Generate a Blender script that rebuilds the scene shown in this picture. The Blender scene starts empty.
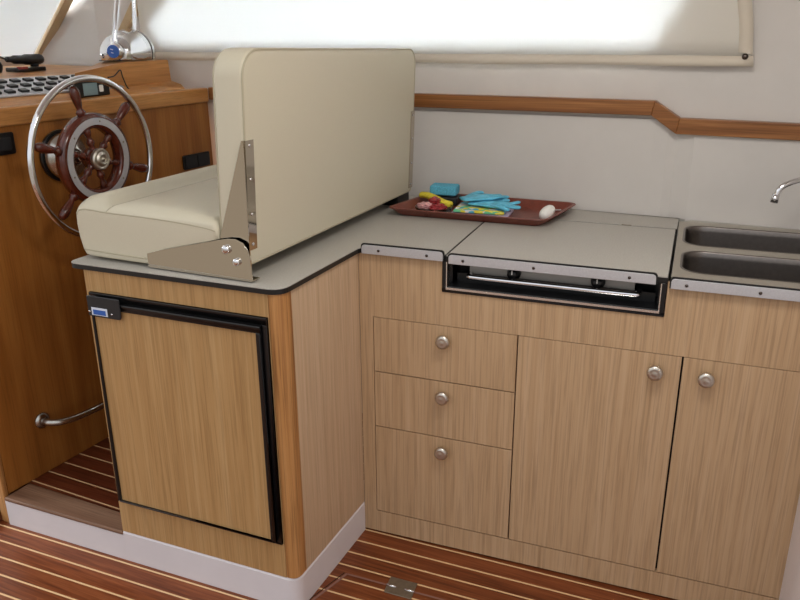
import bpy, bmesh, math, random
from mathutils import Matrix, Vector
random.seed(7)
S = bpy.context.scene
COL = S.collection
PI = math.pi

# ------------------------------------------------------------------ materials
def new_mat(name):
    m = bpy.data.materials.new(name); m.use_nodes = True
    nt = m.node_tree
    return m, nt, nt.nodes['Principled BSDF']

def lin(c):
    return tuple(((v/255)/12.92 if v/255 <= .04045 else ((v/255+.055)/1.055)**2.4) for v in c) + (1,)

def coords(nt, scale, rnd=True):
    tc = nt.nodes.new('ShaderNodeTexCoord'); mp = nt.nodes.new('ShaderNodeMapping')
    mp.inputs['Scale'].default_value = scale
    if rnd:
        oi = nt.nodes.new('ShaderNodeObjectInfo'); ma = nt.nodes.new('ShaderNodeMath'); ma.operation = 'MULTIPLY'
        ma.inputs[1].default_value = 37.0
        nt.links.new(oi.outputs['Random'], ma.inputs[0])
        cx = nt.nodes.new('ShaderNodeCombineXYZ')
        for k in range(3): nt.links.new(ma.outputs[0], cx.inputs[k])
        nt.links.new(cx.outputs[0], mp.inputs['Location'])
    nt.links.new(tc.outputs['Object'], mp.inputs['Vector'])
    return mp.outputs['Vector']

def noise(nt, vec, scale=1, detail=4, rough=.5, dist=0):
    n = nt.nodes.new('ShaderNodeTexNoise'); n.inputs['Scale'].default_value = scale
    n.inputs['Detail'].default_value = detail; n.inputs['Roughness'].default_value = rough
    n.inputs['Distortion'].default_value = dist
    nt.links.new(vec, n.inputs['Vector']); return n.outputs['Fac']

def ramp(nt, fac, stops):
    r = nt.nodes.new('ShaderNodeValToRGB')
    el = r.color_ramp.elements
    while len(el) < len(stops): el.new(.5)
    for e, (p, c) in zip(el, stops): e.position = p; e.color = c
    nt.links.new(fac, r.inputs['Fac']); return r.outputs['Color']

def mixc(nt, fac, a, b, mode='MIX'):
    m = nt.nodes.new('ShaderNodeMix'); m.data_type = 'RGBA'; m.blend_type = mode
    for s, v in ((m.inputs[0], fac), (m.inputs[6], a), (m.inputs[7], b)):
        if isinstance(v, (int, float, tuple)): s.default_value = v
        else: nt.links.new(v, s)
    return m.outputs[2]

def bump(nt, b, h, strength=.1, dist=.001):
    n = nt.nodes.new('ShaderNodeBump'); n.inputs['Strength'].default_value = strength; n.inputs['Distance'].default_value = dist
    nt.links.new(h, n.inputs['Height']); nt.links.new(n.outputs[0], b.inputs['Normal'])

def wood(name, dark, mid, light, axis='z', rough=.42, fine=.35, broad=26, rnd=True, spec=.4):
    m, nt, b = new_mat(name)
    def sc(a, along):
        s = [a, a, a]; s['xyz'.index(axis)] = along; return tuple(s)
    v1 = coords(nt, sc(broad, 1.1), rnd)
    n1 = noise(nt, v1, 1, 3, .55, .6)
    c = ramp(nt, n1, [(.3, lin(dark)), (.5, lin(mid)), (.72, lin(light))])
    v2 = coords(nt, sc(230, 5), rnd)
    n2 = noise(nt, v2, 1, 3, .6)
    g = ramp(nt, n2, [(.36, (.42, .38, .34, 1)), (.52, (1, 1, 1, 1))])
    c2 = mixc(nt, fine, c, g, 'MULTIPLY')
    nt.links.new(c2, b.inputs['Base Color'])
    b.inputs['Roughness'].default_value = rough
    b.inputs['Specular IOR Level'].default_value = spec
    bump(nt, b, n2, .12, .0006)
    return m

def plain(name, c, rough=.5, metal=0, nscale=0, amount=.05, bmp=0, coat=0, spec=.5):
    m, nt, b = new_mat(name)
    b.inputs['Roughness'].default_value = rough; b.inputs['Metallic'].default_value = metal
    b.inputs['Coat Weight'].default_value = coat; b.inputs['Specular IOR Level'].default_value = spec
    if nscale:
        v = coords(nt, (nscale,)*3, False); n = noise(nt, v, 1, 4, .6)
        cc = lin(c); lo = tuple(x*(1-amount) for x in cc[:3])+(1,); hi = tuple(min(1, x*(1+amount)) for x in cc[:3])+(1,)
        nt.links.new(ramp(nt, n, [(.35, lo), (.65, hi)]), b.inputs['Base Color'])
        if bmp: bump(nt, b, n, bmp, .001)
    else:
        b.inputs['Base Color'].default_value = lin(c)
    return m

M = {}
M['ash'] = wood('ash_laminate', (184,151,115), (192,160,124), (199,168,134), fine=.36, broad=90)
M['ash_side'] = wood('ash_laminate_side', (192,162,130), (200,171,140), (207,180,151), fine=.26, broad=80)
M['ash_warm'] = wood('ash_laminate_warm', (172,132,84), (182,143,94), (191,154,106), fine=.32, broad=70)
M['oak_post'] = wood('varnished_oak_post', (150,100,54), (184,131,78), (202,152,98), fine=.6, rough=.32, broad=40)
M['cherry'] = wood('honey_veneer', (136,82,32), (155,98,42), (171,114,54), fine=.3, rough=.35, broad=14)
M['cherry_y'] = wood('honey_veneer_along', (166,112,58), (188,132,74), (204,150,92), axis='y', fine=.3, rough=.3, broad=24)
M['cherry_x'] = wood('oak_rail_wood', (110,66,32), (146,94,50), (178,124,74), axis='x', fine=.45, rough=.35, broad=60)
M['dark_wood'] = wood('dark_wood', (70,36,20), (92,48,26), (112,62,36), fine=.3)
M['nosing'] = wood('worn_teak_nosing', (84,54,38), (122,88,66), (146,112,88), axis='x', fine=.5, rough=.6, broad=18)
M['mahogany'] = plain('varnished_mahogany', (84,30,16), .2, 0, 30, .3, coat=.5)
M['vinyl'] = plain('cream_vinyl', (205,197,175), .42, 0, 500, .02, .12, spec=.4)
M['piping'] = plain('cream_piping', (180,171,146), .5)
M['plaster'] = plain('off_white_liner', (210,205,200), .6, 0, 6, .02, 0)
M['gelcoat'] = plain('white_gelcoat', (222,216,218), .4, 0, 8, .02)
M['laminate'] = plain('speckled_worktop_laminate', (178,174,166), .42, 0, 260, .10)
M['black_edge'] = plain('black_edging', (16,15,15), .45)
M['groove'] = plain('cabinet_carcass_dark', (22,17,13), .8)
M['black'] = plain('black_plastic', (14,14,16), .3)
M['black_soft'] = plain('soft_black_plastic', (26,27,30), .5)
M['alu'] = plain('brushed_aluminium_strip', (196,196,200), .38, .35, 300, .05)
M['chrome'] = plain('polished_chrome', (225,225,228), .07, 1)
M['steel'] = plain('stainless_steel', (178,174,168), .25, 1, 90, .06)
M['sink_steel'] = plain('brushed_sink_steel', (124,118,114), .3, 1, 90, .06)
M['deck_steel'] = plain('satin_deck_steel', (186,180,168), .38, .75, 120, .04)
M['bright_steel'] = plain('bright_steel', (236,234,232), .22, 1)
M['mirror_steel'] = plain('mirror_steel', (200,190,175), .06, 1)
M['nickel'] = plain('satin_nickel', (204,198,188), .34, 1)
M['brass'] = plain('aged_silver_hinge', (140,132,118), .4, .8, 100, .1)
M['oven_grey'] = plain('cooker_fascia_grey', (190,184,176), .45)
M['tray'] = plain('reddish_brown_tray', (118,58,44), .35, 0, 60, .12)
M['blue'] = plain('turquoise_rubber', (100,192,222), .5, 0, 60, .1)
M['sponge'] = plain('blue_sponge', (92,176,204), .9, 0, 300, .25, .6)
M['yellow'] = plain('yellow_cloth', (222,206,60), .8, 0, 80, .12)
M['green'] = plain('green_cloth', (96,196,150), .8, 0, 80, .12)
M['lilac'] = plain('lilac_cloth', (206,190,216), .8, 0, 80, .08)
M['white'] = plain('white_plastic', (240,238,232), .3)
M['red'] = plain('dark_red_wrapper', (150,40,46), .3, 0, 120, .4)
M['pinkwrap'] = plain('pale_pink_wrapper', (214,160,160), .3, 0, 160, .35)
M['blue_label'] = plain('blue_label_ink', (44,92,172), .4)
M['white_label'] = plain('white_label', (215,222,236), .4)
M['lcd'] = plain('grey_lcd_screen', (132,156,160), .2)
M['seam'] = plain('tan_caulk', (214,180,132), .6)
M['tan'] = plain('tan_window_trim', (186,160,122), .5, 0, 20, .05)
M['snap'] = plain('dark_snap_metal', (90,82,78), .25, 1)
M['switch'] = plain('black_rocker', (24,26,30), .4)
def pattern_mat():
    m, nt, b = new_mat('patterned_cloth')
    v = coords(nt, (42, 60, 42), False)
    vo = nt.nodes.new('ShaderNodeTexVoronoi'); vo.inputs['Scale'].default_value = 1; nt.links.new(v, vo.inputs['Vector'])
    sp_ = nt.nodes.new('ShaderNodeSeparateColor'); nt.links.new(vo.outputs['Color'], sp_.inputs[0])
    rr_ = nt.nodes.new('ShaderNodeValToRGB'); rr_.color_ramp.interpolation = 'CONSTANT'; e = rr_.color_ramp.elements
    cols = [(0, (226,210,70)), (.3, (92,186,212)), (.52, (110,200,150)), (.68, (232,218,90)), (.88, (226,224,226))]
    while len(e) < len(cols): e.new(.5)
    for q, (p_, c_) in zip(e, cols): q.position = p_; q.color = lin(c_)
    nt.links.new(sp_.outputs[0], rr_.inputs[0]); nt.links.new(rr_.outputs[0], b.inputs['Base Color']); b.inputs['Roughness'].default_value = .8
    return m
M['pattern'] = pattern_mat()
M['hatch_edge'] = plain('hatch_edge_strip', (134,96,84), .4)

def glass_mat():
    m, nt, b = new_mat('clear_glass')
    b.inputs['Transmission Weight'].default_value = 1; b.inputs['Roughness'].default_value = .02
    b.inputs['IOR'].default_value = 1.45; b.inputs['Base Color'].default_value = (.95, .97, .97, 1)
    return m
M['glass'] = glass_mat()

def cloth_mat(name, c, trans):
    m, nt, b = new_mat(name)
    b.inputs['Base Color'].default_value = lin(c); b.inputs['Roughness'].default_value = .8
    v = coords(nt, (900,)*3, False); n = noise(nt, v, 1, 2); bump(nt, b, n, .1, .0005)
    t = nt.nodes.new('ShaderNodeBsdfTranslucent'); t.inputs['Color'].default_value = (.90, .95, 1, 1)
    mx = nt.nodes.new('ShaderNodeMixShader'); mx.inputs[0].default_value = trans
    nt.links.new(b.outputs[0], mx.inputs[1]); nt.links.new(t.outputs[0], mx.inputs[2])
    nt.links.new(mx.outputs[0], nt.nodes['Material Output'].inputs['Surface'])
    return m
M['blind'] = cloth_mat('white_blind_fabric', (240,233,220), .36)
M['hem'] = cloth_mat('blind_hem_fabric', (222,211,194), .12)

def teak(name, slope, off, pitch, stripe, base=((78,32,16),(108,50,27),(132,66,38))):
    m, nt, b = new_mat(name)
    tc = nt.nodes.new('ShaderNodeTexCoord'); sep = nt.nodes.new('ShaderNodeSeparateXYZ')
    nt.links.new(tc.outputs['Object'], sep.inputs[0])
    def ma(op, a, bb=None, **k):
        n = nt.nodes.new('ShaderNodeMath'); n.operation = op
        for i, v in enumerate((a, bb)):
            if v is None: continue
            if isinstance(v, (int, float)): n.inputs[i].default_value = v
            else: nt.links.new(v, n.inputs[i])
        return n.outputs[0]
    v = ma('SUBTRACT', sep.outputs['Y'], ma('MULTIPLY', sep.outputs['X'], slope))
    v = ma('DIVIDE', ma('SUBTRACT', v, off), pitch)
    fr = ma('FRACT', v); fl = ma('FLOOR', v)
    line = ma('LESS_THAN', fr, stripe/pitch)
    wn = nt.nodes.new('ShaderNodeTexWhiteNoise'); wn.noise_dimensions = '1D'; nt.links.new(fl, wn.inputs['W'])
    cx = nt.nodes.new('ShaderNodeCombineXYZ')
    nt.links.new(ma('MULTIPLY', sep.outputs['X'], 5), cx.inputs[0])
    nt.links.new(ma('MULTIPLY', sep.outputs['Y'], 130), cx.inputs[1])
    nt.links.new(ma('MULTIPLY', wn.outputs['Value'], 40), cx.inputs[2])
    n = noise(nt, cx.outputs[0], 1, 4, .6, .4)
    c = ramp(nt, n, [(.3, lin(base[0])), (.5, lin(base[1])), (.72, lin(base[2]))])
    br = ramp(nt, wn.outputs['Value'], [(0, (.8, .8, .8, 1)), (1, (1.0, 1.0, 1.0, 1))])
    c = mixc(nt, 1.0, c, br, 'MULTIPLY')
    c = mixc(nt, line, c, lin((222,186,140)))
    nt.links.new(c, b.inputs['Base Color']); b.inputs['Roughness'].default_value = .3
    b.inputs['Specular IOR Level'].default_value = .35
    bump(nt, b, n, .06, .0005)
    return m
M['teak'] = teak('striped_teak_sole', .035, -.0625, .0572, .0056, ((92,44,22),(126,66,35),(150,86,50)))
M['teak_step'] = teak('striped_teak_step', -.02, -.345, .0615, .0052, ((74,32,18),(102,48,28),(124,64,40)))

# ------------------------------------------------------------------ mesh helpers
def rotz(a, loc=(0,0,0)):
    return Matrix.Translation(loc) @ Matrix.Rotation(a, 4, 'Z')
MG = rotz(math.atan(.0592))                                  # galley front frame
MK = rotz(math.atan(.0352), (0, -.3894, 0))                  # fridge cabinet front frame
MH = rotz(-math.atan(.0649), (-1.0017, 0, 0))                # helm face frame
ID = Matrix.Identity(4)

def obj(name, bm, mat, parent=None, xf=ID, bevel=0, seg=2, smooth=False, label=None, sub=0, sol=0):
    bmesh.ops.remove_doubles(bm, verts=bm.verts, dist=1e-6)
    bmesh.ops.recalc_face_normals(bm, faces=bm.faces)
    bm.transform(xf)
    me = bpy.data.meshes.new(name); bm.to_mesh(me); bm.free()
    mats = mat if isinstance(mat, (list, tuple)) else [mat]
    for k in mats: me.materials.append(M[k])
    o = bpy.data.objects.new(name, me); COL.objects.link(o)
    if parent:
        o.parent = parent
        if parent.type == 'EMPTY': o.matrix_parent_inverse = Matrix.Translation(-parent.location)
    if smooth:
        for f in me.polygons: f.use_smooth = True
    if sol:
        s = o.modifiers.new('thickness', 'SOLIDIFY'); s.thickness = sol; s.offset = 0
    if bevel:
        b = o.modifiers.new('bevel', 'BEVEL'); b.width = bevel; b.segments = seg; b.limit_method = 'ANGLE'; b.angle_limit = math.radians(40)
        for f in me.polygons: f.use_smooth = True
        w = o.modifiers.new('wn', 'WEIGHTED_NORMAL'); w.keep_sharp = True
    if sub:
        s = o.modifiers.new('sub', 'SUBSURF'); s.levels = sub; s.render_levels = sub
    if label: o['label'] = label
    return o

def thing(name, label, cat, loc=(0,0,0), group=None):
    o = bpy.data.objects.new(name, None); COL.objects.link(o); o.location = loc; o.empty_display_size = .05
    o['label'] = label; o['category'] = cat
    if group: o['group'] = group
    return o
def tag(o, label, cat, group=None):
    o['label'] = label; o['category'] = cat
    if group: o['group'] = group
    return o
def struct(name, bm, mat, **k):
    o = obj(name, bm, mat, **k); o['kind'] = 'structure'; return o

def B(): return bmesh.new()
def box(bm, x0, x1, y0, y1, z0, z1, xf=ID):
    vs = [bm.verts.new(xf @ Vector(p)) for p in ((x0,y0,z0),(x1,y0,z0),(x1,y1,z0),(x0,y1,z0),(x0,y0,z1),(x1,y0,z1),(x1,y1,z1),(x0,y1,z1))]
    for f in ((0,3,2,1),(4,5,6,7),(0,1,5,4),(1,2,6,5),(2,3,7,6),(3,0,4,7)): bm.faces.new([vs[i] for i in f])
    return bm
def loft(bm, rings, cap0=True, cap1=True, closed=True):
    R = [[bm.verts.new(p) for p in r] for r in rings]
    n = len(R[0])
    for a, b in zip(R[:-1], R[1:]):
        for i in range(n if closed else n-1):
            j = (i+1) % n
            bm.faces.new((a[i], a[j], b[j], b[i]))
    if cap0: bm.faces.new(R[0][::-1])
    if cap1: bm.faces.new(R[-1])
    return bm
def prism(bm, pts, a, b, axis='z'):
    """outline pts (2D) extruded a..b along axis; 2D coordinates are the two other axes in order"""
    def mk(p, t):
        if axis == 'z': return (p[0], p[1], t)
        if axis == 'y': return (p[0], t, p[1])
        return (t, p[0], p[1])
    return loft(bm, [[mk(p, a) for p in pts], [mk(p, b) for p in pts]])
def tube(bm, path, r, n=10, cap=True, flat=1.0):
    path = [Vector(p) for p in path]
    rings = []; up = None
    for i, p in enumerate(path):
        t = (path[min(i+1, len(path)-1)] - path[max(i-1, 0)]).normalized()
        if up is None:
            up = Vector((0,0,1)) if abs(t.z) < .9 else Vector((1,0,0))
        side = t.cross(up)
        if side.length < 1e-5: side = t.cross(Vector((0,1,0)))
        side.normalize(); up = side.cross(t).normalized()
        rr = r[i] if isinstance(r, (list, tuple)) else r
        rings.append([p + side*math.cos(2*PI*k/n)*rr + up*math.sin(2*PI*k/n)*rr*flat for k in range(n)])
    return loft(bm, rings, cap, cap)
def smooth_path(pts, n=8):
    pts = [Vector(p) for p in pts]; out = []
    for i in range(len(pts)-1):
        p0 = pts[max(i-1,0)]; p1 = pts[i]; p2 = pts[i+1]; p3 = pts[min(i+2,len(pts)-1)]
        for k in range(n):
            t = k/n
            out.append(.5*((2*p1)+(-p0+p2)*t+(2*p0-5*p1+4*p2-p3)*t*t+(-p0+3*p1-3*p2+p3)*t**3))
    out.append(pts[-1]); return out
def lathe(bm, prof, origin, axis, n=24):
    """prof: (radius, distance along axis)"""
    ax = Vector(axis).normalized(); o = Vector(origin)
    u = ax.cross(Vector((0,0,1)));
    if u.length < 1e-4: u = Vector((1,0,0))
    u.normalize(); v = ax.cross(u)
    rings = [[o + ax*d + (u*math.cos(2*PI*k/n) + v*math.sin(2*PI*k/n))*max(r, 1e-5) for k in range(n)] for r, d in prof]
    return loft(bm, rings)
def ring_lathe(bm, prof, origin, axis, n=64):
    """closed profile (r,d) swept fully round"""
    ax = Vector(axis).normalized(); o = Vector(origin)
    u = ax.cross(Vector((0,0,1))).normalized(); v = ax.cross(u)
    R = []
    for k in range(n):
        a = 2*PI*k/n; e = u*math.cos(a)+v*math.sin(a)
        R.append([bm.verts.new(o + e*r + ax*d) for r, d in prof])
    m = len(prof)
    for k in range(n):
        a = R[k]; b = R[(k+1) % n]
        for i in range(m):
            j = (i+1) % m; bm.faces.new((a[i], a[j], b[j], b[i]))
    return bm
def circ_prof(r0, d0, rad, n=12):
    return [(r0+rad*math.cos(2*PI*k/n), d0+rad*math.sin(2*PI*k/n)) for k in range(n)]
def rrect(x0, x1, y0, y1, r, n=6):
    """rounded rectangle; r may be 4 radii: (x0y0, x1y0, x1y1, x0y1)"""
    if not isinstance(r, (tuple, list)): r = (r,)*4
    out = []
    for (cx, cy, a0), q in zip(((x0,y0,PI),(x1,y0,1.5*PI),(x1,y1,0),(x0,y1,.5*PI)), r):
        ox = cx + (q if cx == x0 else -q); oy = cy + (q if cy == y0 else -q)
        for k in range(n+1):
            a = a0 + k/n*PI/2
            out.append((ox+q*math.cos(a), oy+q*math.sin(a)))
    return out
def round_corner(p0, p, p1, r, n=8):
    p0, p, p1 = Vector(p0), Vector(p), Vector(p1)
    a = (p0-p).normalized(); b = (p1-p).normalized()
    out = []
    for k in range(n+1):
        t = k/n
        s = p + a*r; e = p + b*r
        out.append(tuple(s*(1-t)**2 + p*2*t*(1-t) + e*t*t))
    return out
def inset_poly(pts, d):
    c = Vector((sum(p[0] for p in pts)/len(pts), sum(p[1] for p in pts)/len(pts)))
    xs = [p[0] for p in pts]; ys = [p[1] for p in pts]
    w = max(xs)-min(xs); h = max(ys)-min(ys)
    mx = (max(xs)+min(xs))/2; my = (max(ys)+min(ys))/2
    return [(mx+(p[0]-mx)*(1-2*d/w), my+(p[1]-my)*(1-2*d/h)) for p in pts]
def puffy(bm, pts, a, b, r, axis, crown=0):
    """soft edged slab: outline extruded with rounded rim"""
    def mk(p, t):
        if axis == 'z': return (p[0], p[1], t)
        if axis == 'y': return (p[0], t, p[1])
        return (t, p[0], p[1])
    rings = []
    K = 5
    for k in range(K+1):
        th = PI/2*k/K
        rings.append([mk(p, a + r*(1-math.sin(th))) for p in inset_poly(pts, r*(1-math.cos(th)))])
    rings = rings[::-1]
    rings = []
    for k in range(K+1):
        th = PI/2*k/K
        rings.append([mk(p, a + r*(1-math.sin(PI/2-th)) if False else a + r*(1-math.cos(th))) for p in inset_poly(pts, r*(1-math.sin(th)))])
    for k in range(K, -1, -1):
        th = PI/2*k/K
        rings.append([mk(p, b - r*(1-math.cos(th))) for p in inset_poly(pts, r*(1-math.sin(th)))])
    return loft(bm, rings)
def text_mesh(txt, size, mat, xf, parent, name='lettering', depth=.0004):
    cu = bpy.data.curves.new(name, 'FONT'); cu.body = txt; cu.size = size; cu.extrude = depth
    cu.align_x = 'CENTER'; cu.align_y = 'CENTER'
    t = bpy.data.objects.new(name, cu); COL.objects.link(t)
    dg = bpy.context.evaluated_depsgraph_get()
    me = bpy.data.meshes.new_from_object(t.evaluated_get(dg))
    bpy.data.objects.remove(t); bpy.data.curves.remove(cu)
    bm = bmesh.new(); bm.from_mesh(me); bpy.data.meshes.remove(me)
    return obj(name, bm, mat, parent, xf)

# ------------------------------------------------------------------ setting
WY = .672
bm = B(); box(bm, -2.2, 1.5, -2.6, .75, -.06, 0); struct('floor', bm, 'teak')
# raised helm sole behind the step
bm = B(); box(bm, -1.10, -.53, -.3375, .66, .002, .0975); struct('floor_helm', bm, 'teak_step')
# lower wall: gentle crease right of the rail bump
prof = [(-.985, WY), (.66, WY), (.70, WY+.003), (.725, WY+.010), (.742, WY+.004), (.775, WY-.008), (1.6, WY-.016), (1.6, WY+.06), (-.985, WY+.06)]
bm = B(); prism(bm, prof, 0, 1.192); struct('wall_back', bm, 'plaster', bevel=0, smooth=False)
# upper wall with the long side window opening
def wall_with_hole(bm, outer, hole, y0, y1):
    # both quads given (x,z) bl, br, tr, tl
    for y in (y0, y1):
        o = [bm.verts.new((p[0], y, p[1])) for p in outer]; h = [bm.verts.new((p[0], y, p[1])) for p in hole]
        for i in range(4):
            j = (i+1) % 4; bm.faces.new((o[i], o[j], h[j], h[i]))
        if y == y0: o0, h0 = o, h
    for i in range(4):
        j = (i+1) % 4
        bm.faces.new((o0[i], o0[j], o[j], o[i])); bm.faces.new((h0[i], h0[j], h[j], h[i]))
hole = [(-1.15, 1.392), (.625, 1.392), (.79, 1.72), (-1.42, 1.72)]
bm = B(); wall_with_hole(bm, [(-1.50, 1.16), (1.6, 1.16), (1.6, 2.1), (-1.50, 2.1)], hole, WY+.012, WY+.06)
struct('wall_back_upper', bm, 'plaster')
w = thing('window_1', 'long side window behind the white blind', 'window', (-.2, WY+.05, 1.4)); w['kind'] = 'structure'
bm = B(); box(bm, -1.45, .86, WY+.045, WY+.050, 1.39, 1.74); obj('pane', bm, 'glass', w)
del w['label'], w['category']
# slanted tan trim at the forward end of the side window
bm = B(); prism(bm, [(-1.372, 1.452), (-1.345, 1.440), (-1.19, 1.60), (-1.0, 1.80), (-1.06, 1.80), (-1.262, 1.59)], WY-.012, WY+.014, 'y'); struct('trim_1', bm, 'tan', bevel=.003)
# pillar between windscreen and side wall (curved liner)
bot = [(-1.36, .672+.015), (-1.50, .70), (-1.64, .712), (-1.80, .705), (-1.86, .66)]
top = [(-1.10, .672+.015), (-1.28, .76), (-1.44, .79), (-1.62, .79), (-1.70, .78)]
def lerp(a, b, t): return tuple(a[i]*(1-t)+b[i]*t for i in range(len(a)))
rows = []
for k in range(5):
    t = k/4; z = 1.20 + t*.70; tt = (z-1.345)/(1.572-1.345)
    rows.append([(*lerp(b_, t_, tt), z) for b_, t_ in zip(bot, top)])
bm = B(); loft(bm, rows, False, False, closed=False); struct('wall_pillar', bm, 'plaster', sol=.012, smooth=True)
# windscreen plane, trim and its pane
def wsp(s, z):  # s = along y toward port, z height
    tt = (z-1.345)/(1.572-1.345); return (-1.85+.15*tt, .70-s+.06*tt, z)
bm = B()
for z0, z1, s0, s1 in ((1.30, 1.9, .0, .045),):
    a = [Vector(wsp(s0, z0)), Vector(wsp(s1, z0)), Vector(wsp(s1, z1)), Vector(wsp(s0, z1))]
    loft(bm, [a, [p+Vector((.02, 0, 0)) for p in a]])
struct('trim_2', bm, 'tan')
bm = B(); a = [Vector(wsp(.0, 1.18)), Vector(wsp(1.5, 1.18)), Vector(wsp(1.5, 1.352)), Vector(wsp(.0, 1.352))]
loft(bm, [a, [p+Vector((-.03, 0, 0)) for p in a]]); struct('wall_front', bm, 'plaster')
w = bpy.data.objects.new('window_2', None); COL.objects.link(w); w.location = (-1.85, .1, 1.35); w['kind'] = 'structure'
bm = B(); a = [Vector(wsp(.04, 1.35)), Vector(wsp(1.5, 1.35)), Vector(wsp(1.5, 1.95)), Vector(wsp(.04, 1.95))]
loft(bm, [[p+Vector((-.04, 0, 0)) for p in a], [p+Vector((-.046, 0, 0)) for p in a]]); obj('pane', bm, 'glass', w)
a = [Vector(wsp(.05, 1.358)), Vector(wsp(1.45, 1.358)), Vector(wsp(1.45, 1.93)), Vector(wsp(.05, 1.93))]
bm = B(); loft(bm, [[p+Vector((-.002, 0, 0)) for p in a], [p+Vector((-.0035, 0, 0)) for p in a]])
tag(obj('window_blind', bm, 'blind'), 'white fabric blind over the front windscreen above the helm console', 'blind')

# right-hand liner rising beside the last cabinet door
bm = B(); prism(bm, [(1.1425, .0655), (1.1425, .0), (1.150, -.2), (1.155, -1.6), (1.5, -1.6), (1.5, .0655)], 0, .885)
struct('wall_right', bm, 'gelcoat', bevel=.004)

bm = B(); box(bm, 1.36, 1.42, -1.1, .735, .886, 2.1); struct('shade_wall_right', bm, 'plaster')  # unseen bulkhead, added to shade the right side
bm = B(); box(bm, -2.2, 1.5, -.75, .75, 2.105, 2.16); struct('shade_ceiling', bm, 'plaster')  # unseen partial ceiling, added to darken upward faces and the lower left

# white moulded plinth: along the step, round the corner, back to the galley
outer = [(-1.027, -.4255), (-.10, -.3935)] + round_corner((-.10, -.394), (.002, -.390), (.002, -.28), .035) + [(.002, -.002), (-.02, -.002), (-.02, .10), (-.56, .10), (-.56, -.345), (-1.027, -.385)]
def plinth_top(p): return .096
bm = B()
step_part = [(-1.027, -.4255), (-.568, -.4100), (-.568, -.345), (-1.027, -.385)]
cab_part = [(-.5678, -.41), (-.10, -.3935)] + outer[2:-2] + [(-.5678, -.345)]
loft(bm, [[(p[0], p[1], z) for p in step_part] for z in (0, .0862)])
loft(bm, [[(p[0]-(d if p[0] > -.03 else 0), p[1]+(d if p[1] < -.34 else 0), z) for p in cab_part] for z, d in ((0, 0), (.094, 0), (.099, .003), (.1005, .008))])
struct('trim_plinth', bm, 'gelcoat')

bm = B(); prism(bm, [(-1.0265, -.4285), (-.568, -.4125), (-.568, -.340), (-1.022, -.336)], .0865, .0990)
tag(obj('step_nosing', bm, 'nosing', bevel=.005), 'worn brown teak nosing board along the edge of the helm step', 'step edge')

# wooden ledge rail on the back wall with a step-down
pts = [(-.955, 1.249), (.655, 1.246), (.729, 1.199), (1.5, 1.190), (1.5, 1.146), (.722, 1.154), (.648, 1.204), (-.955, 1.204)]
wr = thing('wall_rail', 'long oak trim rail on the white back wall with a step down at the right', 'rail', (.2, .66, 1.2))
for a_, b_, c_, d_ in ((0, 1, 6, 7), (1, 2, 5, 6), (2, 3, 4, 5)):
    bm = B(); prism(bm, [pts[a_], pts[b_], pts[c_], pts[d_]], WY-.019, WY-.001 if c_ != 4 else WY-.018, 'y') if False else prism(bm, [pts[a_], pts[b_], pts[c_], pts[d_]], WY-.024, WY-.0165, 'y')
    obj('rail_section', bm, 'cherry_x', wr, bevel=.0025)
bm = B(); prism(bm, pts, WY-.017, WY+.0115, 'y'); obj('backing', bm, 'cherry_x', wr)

# side window blind
bl = thing('window_blind', 'long white fabric blind snapped over the side window along the back wall', 'blind', (-.15, WY, 1.35))
n = 60
rowz = [1.372, 1.42, 1.5, 1.6, 1.75, 1.95]
def blind_pt(i, z, left=-1.265):
    right = .905 - (z-1.35)*.15
    lf = -1.255 + (z-1.35)*.62*0 
    x = lf + (right-lf)*i/n
    return (x, WY-.014-.0018*math.sin(x*9)*math.exp(-(z-1.34)*6)-.001, z)
bm = B(); loft(bm, [[blind_pt(i, z) for i in range(n+1)] for z in rowz], False, False, closed=False)
obj('fabric', bm, 'blind', bl, smooth=True, sol=.0008)
bm = B(); loft(bm, [[(p[0], p[1]-.0012, p[2]-(.0012*math.sin(p[0]*11) if z < 1.36 else 0)) for p in (blind_pt(i, z) for i in range(n+1))] for z in (1.346, 1.358, 1.374)], False, False, closed=False)
obj('hem', bm, 'hem', bl, smooth=True, sol=.0006)
bm = B(); loft(bm, [[(blind_pt(n, z)[0]-dx+.002*math.sin(z*40), WY-.0165, z) for dx in (0, .018, .036)] for z in [1.346+.03*k for k in range(20)]], False, False, closed=False)
obj('side_hem', bm, 'hem', bl, smooth=True, sol=.0006)
bm = B(); lathe(bm, [(.0085, 0), (.0085, .002), (.006, .005), (.0, .006)], (.881, WY-.018, 1.372), (0, -1, 0)); obj('snap_fastener', bm, 'snap', bl, smooth=True)

# ------------------------------------------------------------------ galley cabinet (G frame)
H = .9
gc = thing('galley_cabinet', 'long ash laminate galley cabinet with three drawers and two doors', 'cabinet', (.55, .3, 0))
FT = .018
bm = B()
def gbox(bm, x0, x1, z0, z1, y0=0, y1=FT): box(bm, x0, x1, y0, y1, z0, z1)
R = 1.150
gbox(bm, .001, .040, .0055, .884)                 # left stile
gbox(bm, .040, R, .0055, .0765)                   # bottom rail
gbox(bm, .040, R, .7045, .799)                   # top rail below cooker
gbox(bm, .040, .238, .799, .884)
gbox(bm, .793, R, .799, .884)
obj('face_frame', bm, 'ash', gc, MG)
bm = B(); gbox(bm, .002, R, .0, .0052, .006, .016); obj('toe_strip', bm, 'groove', gc, MG)
bm = B(); box(bm, .03, R-.002, FT+.001, .025, .03, .795); box(bm, .03, R-.002, .025, .60, .012, .03); box(bm, .015, .03, .025, .60, .03, .79); box(bm, R-.02, R-.002, .025, .58, .03, .79); obj('carcass', bm, 'groove', gc, MG)
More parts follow.
